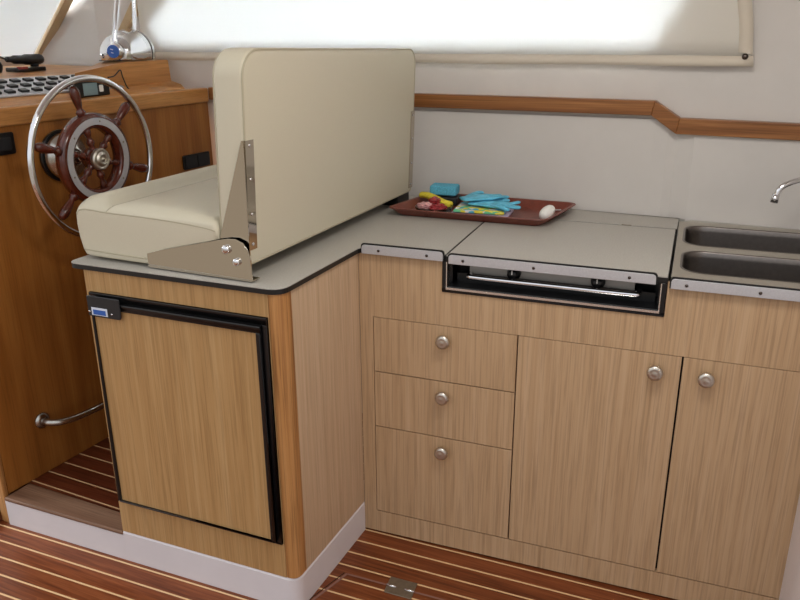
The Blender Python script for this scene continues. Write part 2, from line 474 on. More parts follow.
def knob(parent, x, z, xf=MG, r=.0195):
    bm = B(); lathe(bm, [(.007, 0), (.0065, .012), (.009, .015), (r, .017), (r, .021), (r*.92, .0245), (r*.62, .0275), (r*.58, .0272), (r*.3, .0285), (0, .029)], (x, 0, z), (0, -1, 0), 28)
    return obj('knob', bm, 'nickel', parent, xf, smooth=True)
g = .0018
for z0, z1, kz, lab in ((.5412, .7027, .664, 'top'), (.3677, .5382, .498, 'middle'), (.0795, .3647, .326, 'bottom')):
    bm = B(); box(bm, .040+g, .4430, -.0006, FT, z0, z1); d = obj('drawer', bm, 'ash', gc, MG, bevel=.0006, seg=1)
    knob(d, .247, kz)
bm = B(); box(bm, .4465, .8440, -.0006, FT, .0795, .7027); d = obj('door', bm, 'ash', gc, MG, bevel=.0006, seg=1); knob(d, .787, .664-.004)
bm = B(); box(bm, .8485, 1.1480, -.0006, FT, .0795, .7027); d = obj('door', bm, 'ash', gc, MG, bevel=.0006, seg=1); knob(d, .903, .664-.004)

# ------------------------------------------------------------------ cooker in the galley front (G frame)
ck = thing('cooktop', 'stainless cooker recessed in galley front under the lifting worktop lid', 'cooker', (.51, .2, .81))
x0, x1, z0, z1 = .2395, .7915, .800, .8835
bm = B()   # black outer band
box(bm, x0, x1, -.004, .012, z0, z0+.009); box(bm, x0, x0+.011, -.004, .012, z0+.009, z1); box(bm, x1-.011, x1, -.004, .012, z0+.009, z1)
obj('outer_band', bm, 'black', ck, MG, bevel=.001)
bm = B()
box(bm, x0+.011, x1-.011, -.007, .30, z0+.009, z0+.0150); box(bm, x0+.011, x0+.0135, -.006, .03, z0+.0135, z1); box(bm, x1-.0135, x1-.011, -.006, .03, z0+.0135, z1)
obj('trim_frame', bm, 'bright_steel', ck, MG)
bm = B()   # dark well
box(bm, x0+.0135, x1-.0135, .09, .096, z0+.0135, z1-.002); box(bm, x0+.0137, x0+.018, .03, .09, z0+.0135, z1-.002); box(bm, x1-.018, x1-.0137, .03, .09, z0+.0135, z1-.002)
box(bm, x0+.0137, x1-.0137, .0, .088, z0+.0137, z0+.0165)
obj('well', bm, 'black', ck, MG)
bm = B(); box(bm, x0+.055, x1-.075, .062, .068, z0+.03, z1-.002); obj('fascia', bm, 'oven_grey', ck, MG, bevel=.002)
bm = B(); box(bm, x0+.025, x1-.025, .050, .056, z0+.0165, z0+.040); obj('burner_rail_plate', bm, 'black', ck, MG)
for kx in (.415, .628):
    bm = B(); lathe(bm, [(.018, 0), (.018, .006), (.0145, .010), (.0135, .026), (.011, .030), (0, .030)], (kx, .062, .853), (0, -1, 0), 24)
    k = obj('knob', bm, 'black', ck, MG, smooth=True, label='round black gas control knob')
    bm = B(); box(bm, kx-.0012, kx+.0012, .0305, .0325, .855, .866); obj('pointer', bm, 'white', k, MG)
bm = B(); path = smooth_path([(.300, .050, .841), (.305, .030, .841), (.320, .020, .841), (.5, .018, .841), (.708, .018, .841), (.724, .028, .841), (.730, .050, .841)], 6)
tube(bm, path, .0068, 12); obj('guard_rail', bm, 'chrome', ck, MG, smooth=True)

# ------------------------------------------------------------------ worktops
# L-shaped worktop over the fridge cabinet and first galley bay
def G2(x, y): v = MG @ Vector((x, y, 0)); return (v.x, v.y)
fl = (-.612, -.4165)
outl = [ (fl[0]+.004, WY-.002) ] + round_corner((-.612, .3), fl, (-.2, -.402), .028) + round_corner((-.3, -.4045), (.008, -.3955), (.008, -.2), .042) + [(.008, -.016), G2(.012, -.006), G2(.2440, -.006), G2(.2440, WY-.022)]
wt = thing('worktop', 'speckled grey L-shaped worktop with black edging carrying the cream helm seat', 'worktop', (-.2, .1, .885))
bm = B(); prism(bm, outl, .8855, .8975); obj('black_core', bm, 'black_edge', wt, smooth=False)
top_in = [(p[0], p[1]) for p in outl]
bm = B(); prism(bm, top_in, .8977, .9); obj('laminate_top', bm, 'laminate', wt)

def edge_strip(parent, x0, x1, z0, z1, y=-.014, screws=(), tag_=None, open_right=False):
    r = .010
    prof = [(x0, z0)] + [(x1, z0)] + ([(x1, z1)] if open_right else round_corner((x1, z0), (x1, z1), (x0, z1), r)) + round_corner((x1, z1), (x0, z1), (x0, z0), r)
    bm = B(); prism(bm, prof, y, y+.004, 'y'); s = obj('edge_strip', bm, 'alu', parent, MG, bevel=.0008, seg=1)
    po = [(x0-.003, z0)] + [(x1+.003, z0)] + ([(x1+.003, z1+.003)] if open_right else round_corner((x1+.003, z0), (x1+.003, z1+.0035), (x0, z1+.0035), r)) + round_corner((x1, z1+.0035), (x0-.003, z1+.0035), (x0-.003, z0), r)
    bm = B(); prism(bm, po, y+.0042, y+.0085, 'y'); obj('strip_backing', bm, 'black_edge', parent, MG)
    for sx in screws:
        bm = B(); lathe(bm, [(.004, 0), (.0036, .0012), (0, .0018)], (sx, y-.0002, (z0+z1)/2-.001), (0, -1, 0), 12); obj('screw', bm, 'snap', s, MG, smooth=True)
    return s
edge_strip(wt, .016, .243, .886, .9105, screws=(.065, .20))

# lift-up lid above the cooker
ld = thing('hinged_worktop', 'lifting speckled grey worktop lid above the recessed cooker, behind the brown tray', 'lid', (.52, .25, .886))
ld['label'] = 'lifting speckled grey worktop above the recessed cooker'
bm = B(); box(bm, .2475, .7920, -.004, .474, .8855, .8978); obj('black_core', bm, 'black_edge', ld, MG)
bm = B(); box(bm, .2500, .7910, -.003, .4730, .8980, .9003); obj('laminate_top', bm, 'laminate', ld, MG)
edge_strip(ld, .2585, .766, .8815, .9055, screws=(.297, .478, .706))
bm = B(); box(bm, .640, .668, .4768, .4795, .8995, .9012); tube(bm, [(.640, .4782, .901), (.668, .4782, .901)], .002, 8); obj('hinge', bm, 'brass', ld, MG)
# rear worktop strip behind the lid
bm = B(); box(bm, .2462, .7950, .4815, WY-.050, .8855, .8978)
rw = thing('worktop_rear_strip', 'narrow grey strip of fixed worktop between lid and back wall', 'worktop', (.5, .55, .885))
obj('black_core', bm, 'black_edge', rw, MG)
bm = B(); box(bm, .2462, .7950, .4850, WY-.050, .8980, .9); obj('laminate_top', bm, 'laminate', rw, MG)
# wall-side upstand wedge between rear strip and wall
bm = B(); prism(bm, [G2(.2462, WY-.0495), G2(.7950, WY-.0495), (.7755, WY-.012), (.72, WY-.003), (.21, WY-.003)], .8856, .9)
obj('wall_filler', bm, 'laminate', rw)

# ------------------------------------------------------------------ double sink
sk = thing('double_sink', 'stainless steel double bowl sink unit set in the worktop at the right', 'sink', (.97, .3, .886))
SX0, SX1, SY0, SY1 = .7985, 1.30, -.005, .575
bowls = [(.8190, 1.27, .048, .246), (.8180, 1.27, .306, .532)]
bm = B()
# deck as a grid with rounded bowl openings: build by bridging outline strips
def deck_with_holes(bm, z):
    # three bands (front, divider, rear) plus left/right of each bowl built from rounded hole outlines
    def ringfill(X0, X1, Y0, Y1, hole):
        hv = [bm.verts.new((p[0], p[1], z)) for p in hole]
        ov = []
        n_ = len(hole)//4
        cx, cy = (X0+X1)/2, (Y0+Y1)/2
        for p in hole:
            # project to outer rectangle by nearest side of corner group
            ov.append(p)
        corners = [(X0, Y0), (X1, Y0), (X1, Y1), (X0, Y1)]
        m = n_
        outer_v = []
        for ci in range(4):
            C_ = corners[ci]
            for k in range(m):
                t = k/(m-1)
                hp0 = hole[ci*m]; hp1 = hole[ci*m+m-1]
                # first half slides along one side, second along other
                if ci == 0: a_, b_ = (X0, hp0[1]), (hp1[0], Y0)
                if ci == 1: a_, b_ = (hp0[0], Y0), (X1, hp1[1])
                if ci == 2: a_, b_ = (X1, hp0[1]), (hp1[0], Y1)
                if ci == 3: a_, b_ = (hp0[0], Y1), (X0, hp1[1])
                if t < .5: q = lerp(a_, C_, t*2)
                else: q = lerp(C_, b_, t*2-1)
                outer_v.append(bm.verts.new((q[0], q[1], z)))
        N = len(hv)
        for i in range(N):
            j = (i+1) % N
            bm.faces.new((outer_v[i], outer_v[j], hv[j], hv[i]))
        return hv
    mid = .279
    out = []
    for (a, b, c, d), (Y0, Y1) in zip(bowls, ((SY0, mid), (mid, SY1))):
        hole = rrect(a, b, c, d, .05, 8)
        out.append((ringfill(SX0, SX1, Y0, Y1, hole), hole))
    return out
hs = deck_with_holes(bm, .9015)
# outer skirt
sk_edges = [e for e in bm.edges if len(e.link_faces) == 1 and all(abs(v.co.x-SX0) < 1e-6 or abs(v.co.x-SX1) < 1e-6 or abs(v.co.y-SY0) < 1e-6 or abs(v.co.y-SY1) < 1e-6 for v in e.verts)]
ex = bmesh.ops.extrude_edge_only(bm, edges=sk_edges)
for v in [v for v in ex['geom'] if isinstance(v, bmesh.types.BMVert)]: v.co.z -= .012
obj('deck', bm, 'deck_steel', sk, MG)
for a, b, c, d in bowls:
    bm = B(); rings = []
    for ins, z in ((-.005, .9018), (-.0025, .9026), (0, .9022), (.0015, .899), (.003, .885), (.010, .80), (.022, .770), (.050, .760)):
        rings.append([(p[0], p[1], z) for p in inset_poly(rrect(a, b, c, d, .05, 8), ins)])
    loft(bm, rings, False, True)
    bw = obj('bowl', bm, 'sink_steel', sk, MG, smooth=True)
    bm = B(); lathe(bm, [(.028, 0), (.028, .003), (.018, .003), (.014, .001), (0, .001)], ((a+b)/2+.05, (c+d)/2, .7605), (0, 0, 1)); obj('drain', bm, 'chrome', bw, MG, smooth=True)
edge_strip(sk, .8000, 1.30, .8755, .9000, screws=(.834, .990, 1.15), open_right=True)
bm = B(); box(bm, .7985, 1.30, -.004, .0, .8755, .8885); obj('strip_core', bm, 'black_edge', sk, MG)
bm = B(); prism(bm, [G2(SX0, SY1+.0008), G2(SX1, SY1+.0008), (1.26, WY-.018), (.80, WY-.015)], .8856, .9)
tag(obj('worktop_sink_strip', bm, 'laminate'), 'pale worktop strip behind the double sink against the wall', 'worktop')
fc = thing('faucet', 'chrome swan-neck faucet over the sink at the right edge', 'faucet', (1.17, .60, .9))
bm = B(); lathe(bm, [(.026, 0), (.026, .008), (.018, .012), (.016, .05), (.011, .056)], (1.17, .605, .902), (0, 0, 1)); obj('base', bm, 'chrome', fc, smooth=True)
bm = B(); path = smooth_path([(1.17, .605, .955), (1.17, .604, 1.02), (1.145, .585, 1.058), (1.09, .545, 1.068), (1.045, .513, 1.060), (1.017, .500, 1.045), (1.006, .497, 1.020)], 8)
tube(bm, path, .0075, 16); obj('spout', bm, 'chrome', fc, smooth=True)
bm = B(); tube(bm, [(1.0065, .497, 1.026), (1.004, .496, 1.004)], [.0095, .0105], 16); obj('spout_tip', bm, 'chrome', fc, smooth=True)
bm = B(); tube(bm, [(1.20, .605, .94), (1.245, .59, .965)], [.006, .0075], 12); obj('lever', bm, 'chrome', fc, smooth=True)

# ------------------------------------------------------------------ fridge cabinet (K frame)
kc = thing('fridge_cabinet', 'ash laminate cabinet with a rounded oak corner post, standing on the white plinth', 'cabinet', (-.28, -.2, .1))
zb = .1008
bm = B()
box(bm, -.568, -.031, 0, .018, .8275, .8850); box(bm, -.568, -.031, 0, .018, zb, .2030)
box(bm, -.568, -.5590, 0, .018, .2030, .8275); box(bm, -.0335, -.031, 0, .018, .2030, .8275)
obj('front_frame', bm, 'ash_warm', kc, MK)
bm = B(); post = [(-.0308, -.3902+.0004)] + [(-.0308+.002, -.3906)] + round_corner((-.03, -.3905), (.0015, -.3900), (.0015, -.35), .026, 10) + [(.0015, -.342), (-.0308, -.342)]
prism(bm, post, zb+.0005, .8850); obj('corner_post', bm, 'oak_post', kc, bevel=.001, seg=1)
bm = B(); box(bm, -.017, .0008, -.3415, -.0015, zb, .8850); obj('side_panel', bm, 'ash_side', kc)
bm = B(); box(bm, -.568, -.550, -.385, .60, zb, .8850); obj('end_panel', bm, 'cherry', kc)

fr = thing('fridge', 'built-in fridge with wood door panel and black frame under the helm seat', 'fridge', (-.3, -.2, .2))
bm = B(); box(bm, -.552, -.042, .020, .34, .206, .823); obj('body', bm, 'black_soft', fr, MK)
bm = B()
fx0, fx1, fz0, fz1 = -.5575, -.0352, .2045, .8262
box(bm, fx0, fx1, -.006, .020, fz1-.018, fz1); box(bm, fx0, fx1, -.006, .020, fz0, fz0+.006)
box(bm, fx0, fx0+.007, -.006, .020, fz0+.006, fz1-.018); box(bm, fx1-.013, fx1, -.006, .020, fz0+.006, fz1-.018)
obj('flange', bm, 'black', fr, MK, bevel=.0015)
dr = None
bm = B(); box(bm, fx0+.014, fx1-.026, -.009, .018, fz0+.012, fz1-.036); dr = obj('door', bm, 'ash_warm', fr, MK)
bm = B()
dx0, dx1, dz0, dz1 = fx0+.0078, fx1-.0138, fz0+.0065, fz1-.019
box(bm, dx0, dx1, -.015, .016, dz1-.017, dz1); box(bm, dx0, dx1, -.015, .016, dz0, dz0+.006)
box(bm, dx0, dx0+.006, -.015, .016, dz0+.006, dz1-.017); box(bm, dx1-.013, dx1, -.015, .016, dz0+.006, dz1-.017)
obj('door_frame', bm, 'black', dr, MK, bevel=.004, seg=3)
bm = B(); prism(bm, rrect(-.5530, -.4500, .7680, .8230, (.006, .008, .004, .004), 4), -.0195, -.0152, 'y'); lt = obj('latch', bm, 'black_soft', fr, MK, bevel=.003)
bm = B(); box(bm, -.5400, -.4900, -.0207, -.0197, .7730, .7935); pl = obj('label_plate', bm, 'white_label', lt, MK, label='small white and blue maker label')
TX = lambda x, y, z: MK @ Matrix.Translation((x, y, z)) @ Matrix.Rotation(PI/2, 4, 'X')
bm = B(); box(bm, -.5350, -.4950, -.0212, -.0208, .7750, .7880); obj('label_band', bm, 'blue_label', lt, MK)
for sx in (-.547, -.477):
    bm = B(); lathe(bm, [(.003, 0), (.0025, .001), (0, .0015)], (sx, -.0197, .781), (0, -1, 0), 10); obj('screw', bm, 'chrome', lt, MK, smooth=True)

# ------------------------------------------------------------------ helm seat
st = thing('helm_bench', 'cream vinyl helm seat with upright backrest on the worktop', 'seat', (-.35, .1, .9))
prof = [(-.345, .9085), (-.56, .9085), (-.588, .911), (-.596, .925), (-.603, .955), (-.606, .99), (-.604, 1.02), (-.596, 1.042), (-.578, 1.058), (-.553, 1.064), (-.525, 1.058), (-.506, 1.046), (-.497, 1.0385), (-.488, 1.043), (-.46, 1.050), (-.38, 1.0515), (-.28, 1.047), (-.20, 1.040), (-.178, 1.032), (-.170, 1.015), (-.170, .9935), (-.25, .972), (-.335, .950)]
def sweep_y(prof, stations):
    bm = B(); loft(bm, [[(p[0], y, p[1]) for p in inset_poly(prof, ins)] for y, ins in stations]); return bm
stn = [(-.3748, .012, 1.020), (-.3744, .005, 1.025), (-.3725, .0012, 1.029), (-.367, 0, 1.034), (-.356, 0, 1.044), (-.340, 0, 1.055), (-.32, 0, 9), (-.1, 0, 9), (.2, 0, 9), (.4, 0, 9), (.56, 0, 9), (.575, .004, 9), (.582, .015, 9)]
bm = B()
loft(bm, [[(p[0], y, min(p[1], cap + (p[1]-1.03)*.12)) for p in inset_poly(prof, ins)] for y, ins, cap in stn]); cu = obj('cushion', bm, 'vinyl', st, smooth=True)
cu.modifiers.new('ed', 'EDGE_SPLIT').split_angle = math.radians(70)
bm = B()
tube(bm, [(-.497, y, 1.0395) for y in (-.355, -.1, .2, .57)], .0022, 8)
tp = [(-.600, 1.018), (-.590, 1.030), (-.56, 1.034), (-.50, 1.031), (-.38, 1.030), (-.28, 1.027), (-.20, 1.021), (-.175, 1.016)]
tube(bm, smooth_path([(x, -.3732, z-.0035) for x, z in tp], 5), .0022, 8)
tube(bm, smooth_path([(-.497, -.350, 1.039), (-.499, -.366, 1.035), (-.503, -.3730, 1.028)], 5), .002, 8)
tube(bm, [(-.590, -.3740, .925), (-.5, -.3748, .924), (-.40, -.3748, .923), (-.352, -.3748, .924)], .002, 8)
obj('piping', bm, 'piping', cu, smooth=True)
# backrest, leaning slightly towards the galley
lean = (.019/.48)
SH = Matrix(((1, 0, lean, -.93*lean), (0, 1, 0, 0), (0, -.024, 1, -.0085), (0, 0, 0, 1)))
bo = rrect(-.362, .578, .934, 1.415, (.012, .012, .045, .062), 8)
bo = [(y_, z_ + (.024*(y_+.362)/.94 if z_ < 1.1 else 0)) for y_, z_ in bo]
bm = B(); puffy(bm, bo, -.173, -.095, .010, 'x'); br = obj('backrest', bm, 'vinyl', st, SH, smooth=True)
bm = B()
pp = [(-.0965, p[0], p[1]) for p in inset_poly(bo, .0035)]
tube(bm, pp + [pp[0]], .0024, 8, cap=False)
pp = [(-.1715, p[0], p[1]) for p in inset_poly(bo, .0035)]
tube(bm, pp + [pp[0]], .0024, 8, cap=False)
obj('piping', bm, 'piping', br, SH, smooth=True)
def xl(z): return -.096 + lean*(z-.93)
for y0, y1 in ((-.3625, -.331), (.552, .5795)):
    bm = B(); box(bm, -.0955, -.0925, y0, y1, .972, 1.222)
    bk = obj('bracket', bm, 'mirror_steel', st, SH, label='polished steel bracket strip')
    for z in (1.21, 1.135, 1.055, .985):
        bm = B(); lathe(bm, [(.0042, 0), (.0036, .0015), (0, .002)], (-.0925, (y0+y1)/2, z), (1, 0, 0), 12); obj('screw', bm, 'chrome', bk, SH, smooth=True)
for ys in (-1,):
    yy = -.3665 if ys < 0 else .5835
    bm = B(); prism(bm, [(-.0840, 1.222), (-.0890, 1.222), (-.170, .990), (-.160, .968), (-.088, .962)], yy, yy+.003 if ys < 0 else yy-.003, 'y')
    obj('side_plate', bm, 'mirror_steel', st, label='tapered polished steel side plate')
    yy = -.3785 if ys < 0 else .592
    arc = [(-.168, .9935), (-.140, .999), (-.118, 1.0), (-.098, .993), (-.086, .978), (-.079, .955), (-.078, .906)]
    bm = B(); prism(bm, [(-.382, .9065), (-.382, .938), (-.34, .951), (-.25, .973)] + arc, yy, yy+.0035 if ys < 0 else yy-.0035, 'y')
    box(bm, -.382, -.078, min(yy, yy-ys*.03), max(yy, yy-ys*.03), .9035, .9065)
    bp = obj('base_plate', bm, 'mirror_steel', st, label='mirror-polished steel hinge plate')
    for hx, hz, hr in ((-.143, .975, .0105), (-.116, .948, .009)):
        bm = B(); lathe(bm, [(hr, 0), (hr, .006), (hr*.7, .009), (0, .0095)], (hx, yy, hz), (0, -1 if ys < 0 else 1, 0), 18); obj('hinge_pin', bm, 'chrome', bp, smooth=True)
bm = B(); box(bm, -.160, -.100, .48, .575, .902, .936); obj('rubber_foot', bm, 'black', st, bevel=.004)

# ------------------------------------------------------------------ helm console
hc = thing('helm_console', 'honey-coloured wooden helm console at the left with a raised throttle box', 'console', (-1.4, .1, 0))
bm = B(); box(bm, -.030, 0, -.4085, .648, .1, 1.196); obj('face_panel', bm, 'cherry', hc, MH)
bm = B(); box(bm, -.036, 0.000, -.425, -.4090, .001, 1.196); obj('end_post', bm, 'oak_post', hc, MH, bevel=.003, label='oak end post')
bm = B(); box(bm, -.75, -.035, -.405, -.385, .0, 1.19); box(bm, -.036, -.0305, -.384, .64, .0, .6); obj('side_panel', bm, 'dark_wood', hc, MH)
bm = B(); box(bm, -.030, .012, -.45, .645, 1.1965, 1.248); obj('top_rail', bm, 'cherry_y', hc, MH, bevel=.006, seg=3)
bm = B(); prism(bm, [(-.034, 1.2), (-.034, 1.240), (-.055, 1.243), (-.075, 1.262), (-.30, 1.318), (-.83, 1.322), (-.83, 1.2)], -.44, .598, 'y'); obj('desk_top', bm, 'cherry_y', hc, MH, bevel=.003)
bm = B(); box(bm, -.83, -.80, -.44, .652, .1, 1.199); obj('rear_panel', bm, 'cherry', hc, MH)
# dark ledge foot block on the floor beside the post
bm = B(); box(bm, -.40, -.0355, -.50, -.4065, .001, .035); obj('base_block', bm, 'dark_wood', hc, MH, bevel=.004)
# raised box
bm = B()
fp = [(.163, 1.322), (.37, 1.350), (.585, 1.349), (.598, 1.225), (.60, 1.20), (.163, 1.20)]
r1 = [(-1.115 + (.045 if i in (0, 5) else 0)*0 + (.0 if i in (1, 2, 3, 4) else -.045), p[0], p[1]) for i, p in enumerate(fp)]
r1 = [(-1.075 if i in (1, 2, 3, 4) else -1.105, p[0], p[1]) for i, p in enumerate(fp)]
r1 = [r1[0], r1[1], r1[2], r1[3], r1[4], (-1.075, .37, 1.20), r1[5]]
r2 = [(-1.13, .19, 1.322), (-1.24, .44, 1.351), (-1.24, .60, 1.350), (-1.24, .61, 1.225), (-1.24, .61, 1.20), (-1.24, .44, 1.20), (-1.13, .19, 1.20)]
loft(bm, [r1, r2]); obj('throttle_box', bm, 'cherry_y', hc, bevel=.003)
# switch panel with rows of rockers
def desk_xf():  # local u along y, v up the slope, w out
    a = math.atan2(1.318-1.262, .30-.075)
    return MH @ Matrix.Translation((-.078, 0, 1.2635)) @ Matrix.Rotation(a, 4, 'Y') @ Matrix(((-1, 0, 0, 0), (0, -1, 0, 0), (0, 0, 1, 0), (0, 0, 0, 1)))
DX = desk_xf()
bm = B(); box(bm, .008, .175, -.33, .33, 0, .006); ip = obj('switch_panel', bm, 'alu', hc, DX, bevel=.002, label='silver panel with rows of black rocker switches')
for r in range(3):
    for c in range(13):
        x = .026 + r*.050; y = -.30 + c*.047
        bm = B(); box(bm, x, x+.020, y, y+.026, .006, .013); obj('rocker', bm, 'switch', ip, DX)
# handset + holder
hs_ = thing('radio_handset', 'black radio handset on its coiled cord lying behind the switch panel', 'handset', (-1.42, .22, 1.32))
bm = B(); tube(bm, smooth_path([(-1.40, .16, 1.362), (-1.40, .20, 1.360), (-1.40, .25, 1.359), (-1.40, .30, 1.359)], 4), [.011]*3+[.017]*4+[.021]*5+[.018], 14, flat=.85); obj('grip', bm, 'black_soft', hs_, smooth=True)
bm = B(); tube(bm, [(-1.40, .27, 1.335), (-1.40, .27, 1.35)], .014, 12); obj('neck', bm, 'black_soft', hs_, smooth=True)
bm = B(); tube(bm, smooth_path([(-1.40, .16, 1.362), (-1.39, .11, 1.374), (-1.38, .04, 1.372), (-1.38, -.05, 1.35)], 6), .0035, 8); obj('cord', bm, 'black', hs_, smooth=True)
hd = thing('handset_cradle', 'black cradle with a red button under the radio handset', 'cradle', (-1.42, .22, 1.32))
bm = B(); prism(bm, rrect(-1.43, -1.36, .165, .290, .015), 1.321, 1.3345); obj('body', bm, 'black', hd, bevel=.003)
bm = B(); prism(bm, rrect(-1.375, -1.355, .170, .205, .005), 1.330, 1.3375); obj('button', bm, 'red', hd)
mc = thing('round_speaker', 'black rounded knob at the far left edge of the helm desk', 'knob', (-1.4, .12, 1.32))
bm = B(); lathe(bm, [(.02, 0), (.024, .01), (.026, .022), (.02, .034), (0, .038)], (-1.41, .115, 1.321), (0, 0, 1), 20); obj('cap', bm, 'black_soft', mc, smooth=True)

# engine display with cable
ed = thing('engine_display', 'small grey screen gauge in black case standing behind the wheel rim', 'display', (-1.05, .16, 1.245))
bm = B(); box(bm, -1.062, -1.048, .088, .250, 1.2485, 1.298); obj('case', bm, 'black', ed, bevel=.003)
bm = B(); box(bm, -1.0478, -1.0470, .135, .195, 1.254, 1.292); obj('screen', bm, 'lcd', ed)
bm = B(); prism(bm, rrect(.203, .219, 1.262, 1.284, .004, 4), -1.0478, -1.045, 'x'); obj('button', bm, 'white', ed)
cb = B(); tube(cb, smooth_path([(-1.052, .252, 1.305), (-1.055, .285, 1.308), (-1.058, .318, 1.325), (-1.058, .327, 1.30), (-1.056, .345, 1.262), (-1.054, .385, 1.252)], 8), .0022, 8)
tag(obj('loose_cable', cb, 'black', smooth=True), 'thin black cable looping beside the engine display', 'cable')

# throttle control
tc = thing('throttle_control', 'chrome twin-lever engine throttle on top of the wooden box', 'throttle', (-1.18, .47, 1.352))
AX = Vector((-.30, 1, 0)).normalized(); tcx, tcz = -1.155, 1.356
def tpt(s): return Vector((tcx, .458, tcz+.018)) + AX*(s)
def half_dome(s0, s1, r0, r1):
    bm = B()
    lathe(bm, [(0, s0-.006), (r0*.55, s0-.004), (r0*.85, s0+.004), (r0, s0+.018), ((r0+r1)/2+.003, (s0+s1)/2), (r1, s1-.002), (r1*.97, s1), (0, s1)], tpt(0), AX, 40)
    bmesh.ops.bisect_plane(bm, geom=bm.verts[:]+bm.edges[:]+bm.faces[:], plane_co=(0, 0, 1.3535), plane_no=(0, 0, -1), clear_outer=True)
    bmesh.ops.holes_fill(bm, edges=[e for e in bm.edges if e.is_boundary]); return bm
obj('housing', half_dome(-.088, .036, .062, .084), 'chrome', tc, smooth=True)
obj('gasket', half_dome(.036, .046, .080, .080), 'black', tc, smooth=True)
bm = B(); lathe(bm, [(0, .046), (.084, .046), (.083, .060), (.076, .080), (.05, .096), (0, .10)], tpt(0), AX, 40)
bmesh.ops.bisect_plane(bm, geom=bm.verts[:]+bm.edges[:]+bm.faces[:], plane_co=(0, 0, 1.3535), plane_no=(0, 0, -1), clear_outer=True)
obj('rear_housing', bm, 'chrome', tc, smooth=True)
bm = B(); lathe(bm, [(0, -.125), (.026, -.123), (.029, -.117), (.029, -.098), (.024, -.092), (.024, -.070), (0, -.07)], tpt(0)+Vector((.01, .012, .010)), AX, 28); hub = obj('lever_hub', bm, 'chrome', tc, smooth=True)
bm = B(); lathe(bm, [(0, -.1275), (.0215, -.127), (.0215, -.122), (0, -.122)], tpt(0)+Vector((.01, .012, .010)), AX, 28); bd = obj('emblem', bm, 'blue_label', hub, label='round blue emblem')
bm = B()
c0 = tpt(-.1280)+Vector((.01, .012, .010))
for dz, w_ in ((.006, .010), (-.005, .008)):
    tube(bm, [c0+Vector((0, -w_, dz+.002)), c0+Vector((0, 0, dz)), c0+Vector((0, w_, dz-.003))], .0016, 6)
obj('emblem_mark', bm, 'white_label', hub, smooth=True)
p = tpt(-.105)+Vector((.01, .006, .02)); bm = B(); tube(bm, smooth_path([p, p+Vector((.0, .010, .045)), p+Vector((0, .052, .19)), p+Vector((0, .075, .28))], 5), [.0105]*3+[.009]*8+[.0065]*5, 12); obj('lever', bm, 'chrome', tc, smooth=True)
p = tpt(.082)+Vector((0, 0, .0)); bm = B(); tube(bm, smooth_path([p+Vector((0, 0, -.0)), p+Vector((0, .006, .08)), p+Vector((0, .022, .20)), p+Vector((0, .036, .30))], 5), [.008]*3+[.008]*8+[.0065]*5, 12); obj('lever', bm, 'chrome', tc, smooth=True)
bm = B(); prism(bm, rrect(-1.215, -1.095, .368, .560, .03), 1.3520, 1.3545); obj('base_flange', bm, 'black', tc)

# sockets on the console face
def socket(y0, y1, z0, z1, label, cat='socket'):
    t = thing('switch_plate', label, cat, tuple(MH @ Vector((0, (y0+y1)/2, z0))))
    bm = B(); prism(bm, rrect(y0, y1, z0, z1, .006, 4), .0005, .008, 'x'); obj('frame', bm, 'black', t, MH, bevel=.002)
    return t
t = socket(-.36, -.186, 1.118, 1.180, 'black recessed switch plate on the console face left of the wheel', 'switch plate')
bm = B(); prism(bm, rrect(-.345, -.200, 1.130, 1.168, .005, 4), .0082, .014, 'x'); obj('rocker', bm, 'black_soft', t, MH, bevel=.003)
t = socket(.483, .625, .964, 1.016, 'black switch plate low on the console face right of the wheel', 'switch plate')
for y0, y1 in ((.492, .551), (.557, .616)):
    bm = B(); box(bm, .0082, .012, y0, y1, .970, 1.010); obj('rocker', bm, 'black_soft', t, MH, bevel=.003)

# foot rail
ft = thing('foot_rail', 'curved stainless foot rail bolted low on the console face', 'rail', tuple(MH @ Vector((0, -.25, .28))))
bm = B(); tube(bm, [MH @ Vector(v) for v in smooth_path([(.004, -.255, .282), (.030, -.252, .280), (.055, -.225, .276), (.068, -.17, .272), (.072, -.08, .270), (.072, .10, .268), (.068, .30, .268), (.045, .36, .268), (.004, .37, .268)], 6)], .011, 14); obj('tube', bm, 'steel', ft, smooth=True)
for yy in (-.255, .37):
    bm = B(); lathe(bm, [(0, 0), (.026, 0), (.026, .005), (.016, .010), (.0125, .011)], MH @ Vector((.0005, yy, .282 if yy < 0 else .268)), (1, -.065, 0), 20); obj('flange', bm, 'steel', ft, smooth=True)

# ------------------------------------------------------------------ ship's wheel
wc = Vector((-.868, -.028, 1.0875)); WA = Vector((1, 0, 0))
U = Vector((0, 1, 0)); V = Vector((0, 0, 1))
whl = thing('ships_wheel', 'mahogany spoked ship\'s wheel with a polished steel outer rim', 'steering wheel', tuple(wc))
RR = .2335
bm = B(); ring_lathe(bm, circ_prof(RR, 0, .0098, 14), wc, WA, 96); obj('outer_rim', bm, 'chrome', whl, smooth=True)
bm = B(); ring_lathe(bm, [(.091, -.020), (.097, -.026), (.125, -.026), (.132, -.020), (.1355, -.012), (.1355, .006), (.132, .012), (.126, .0155), (.097, .0155), (.091, .010)], wc, WA, 72); obj('wooden_ring', bm, 'mahogany', whl, smooth=True)
bm = B(); ring_lathe(bm, [(.101, .0150), (.121, .0150), (.121, .0172), (.101, .0172)], wc, WA, 72)
fr_ = obj('ring_plate', bm, 'alu', whl, smooth=False)
for k in range(6):
    a = math.radians(80+60*k); d = U*math.cos(a)+V*math.sin(a)
    bm = B(); lathe(bm, [(.003, 0), (.003, .0008), (0, .0012)], wc+d*.111+WA*.0172, WA, 10); obj('rivet', bm, 'brass', fr_, smooth=True)
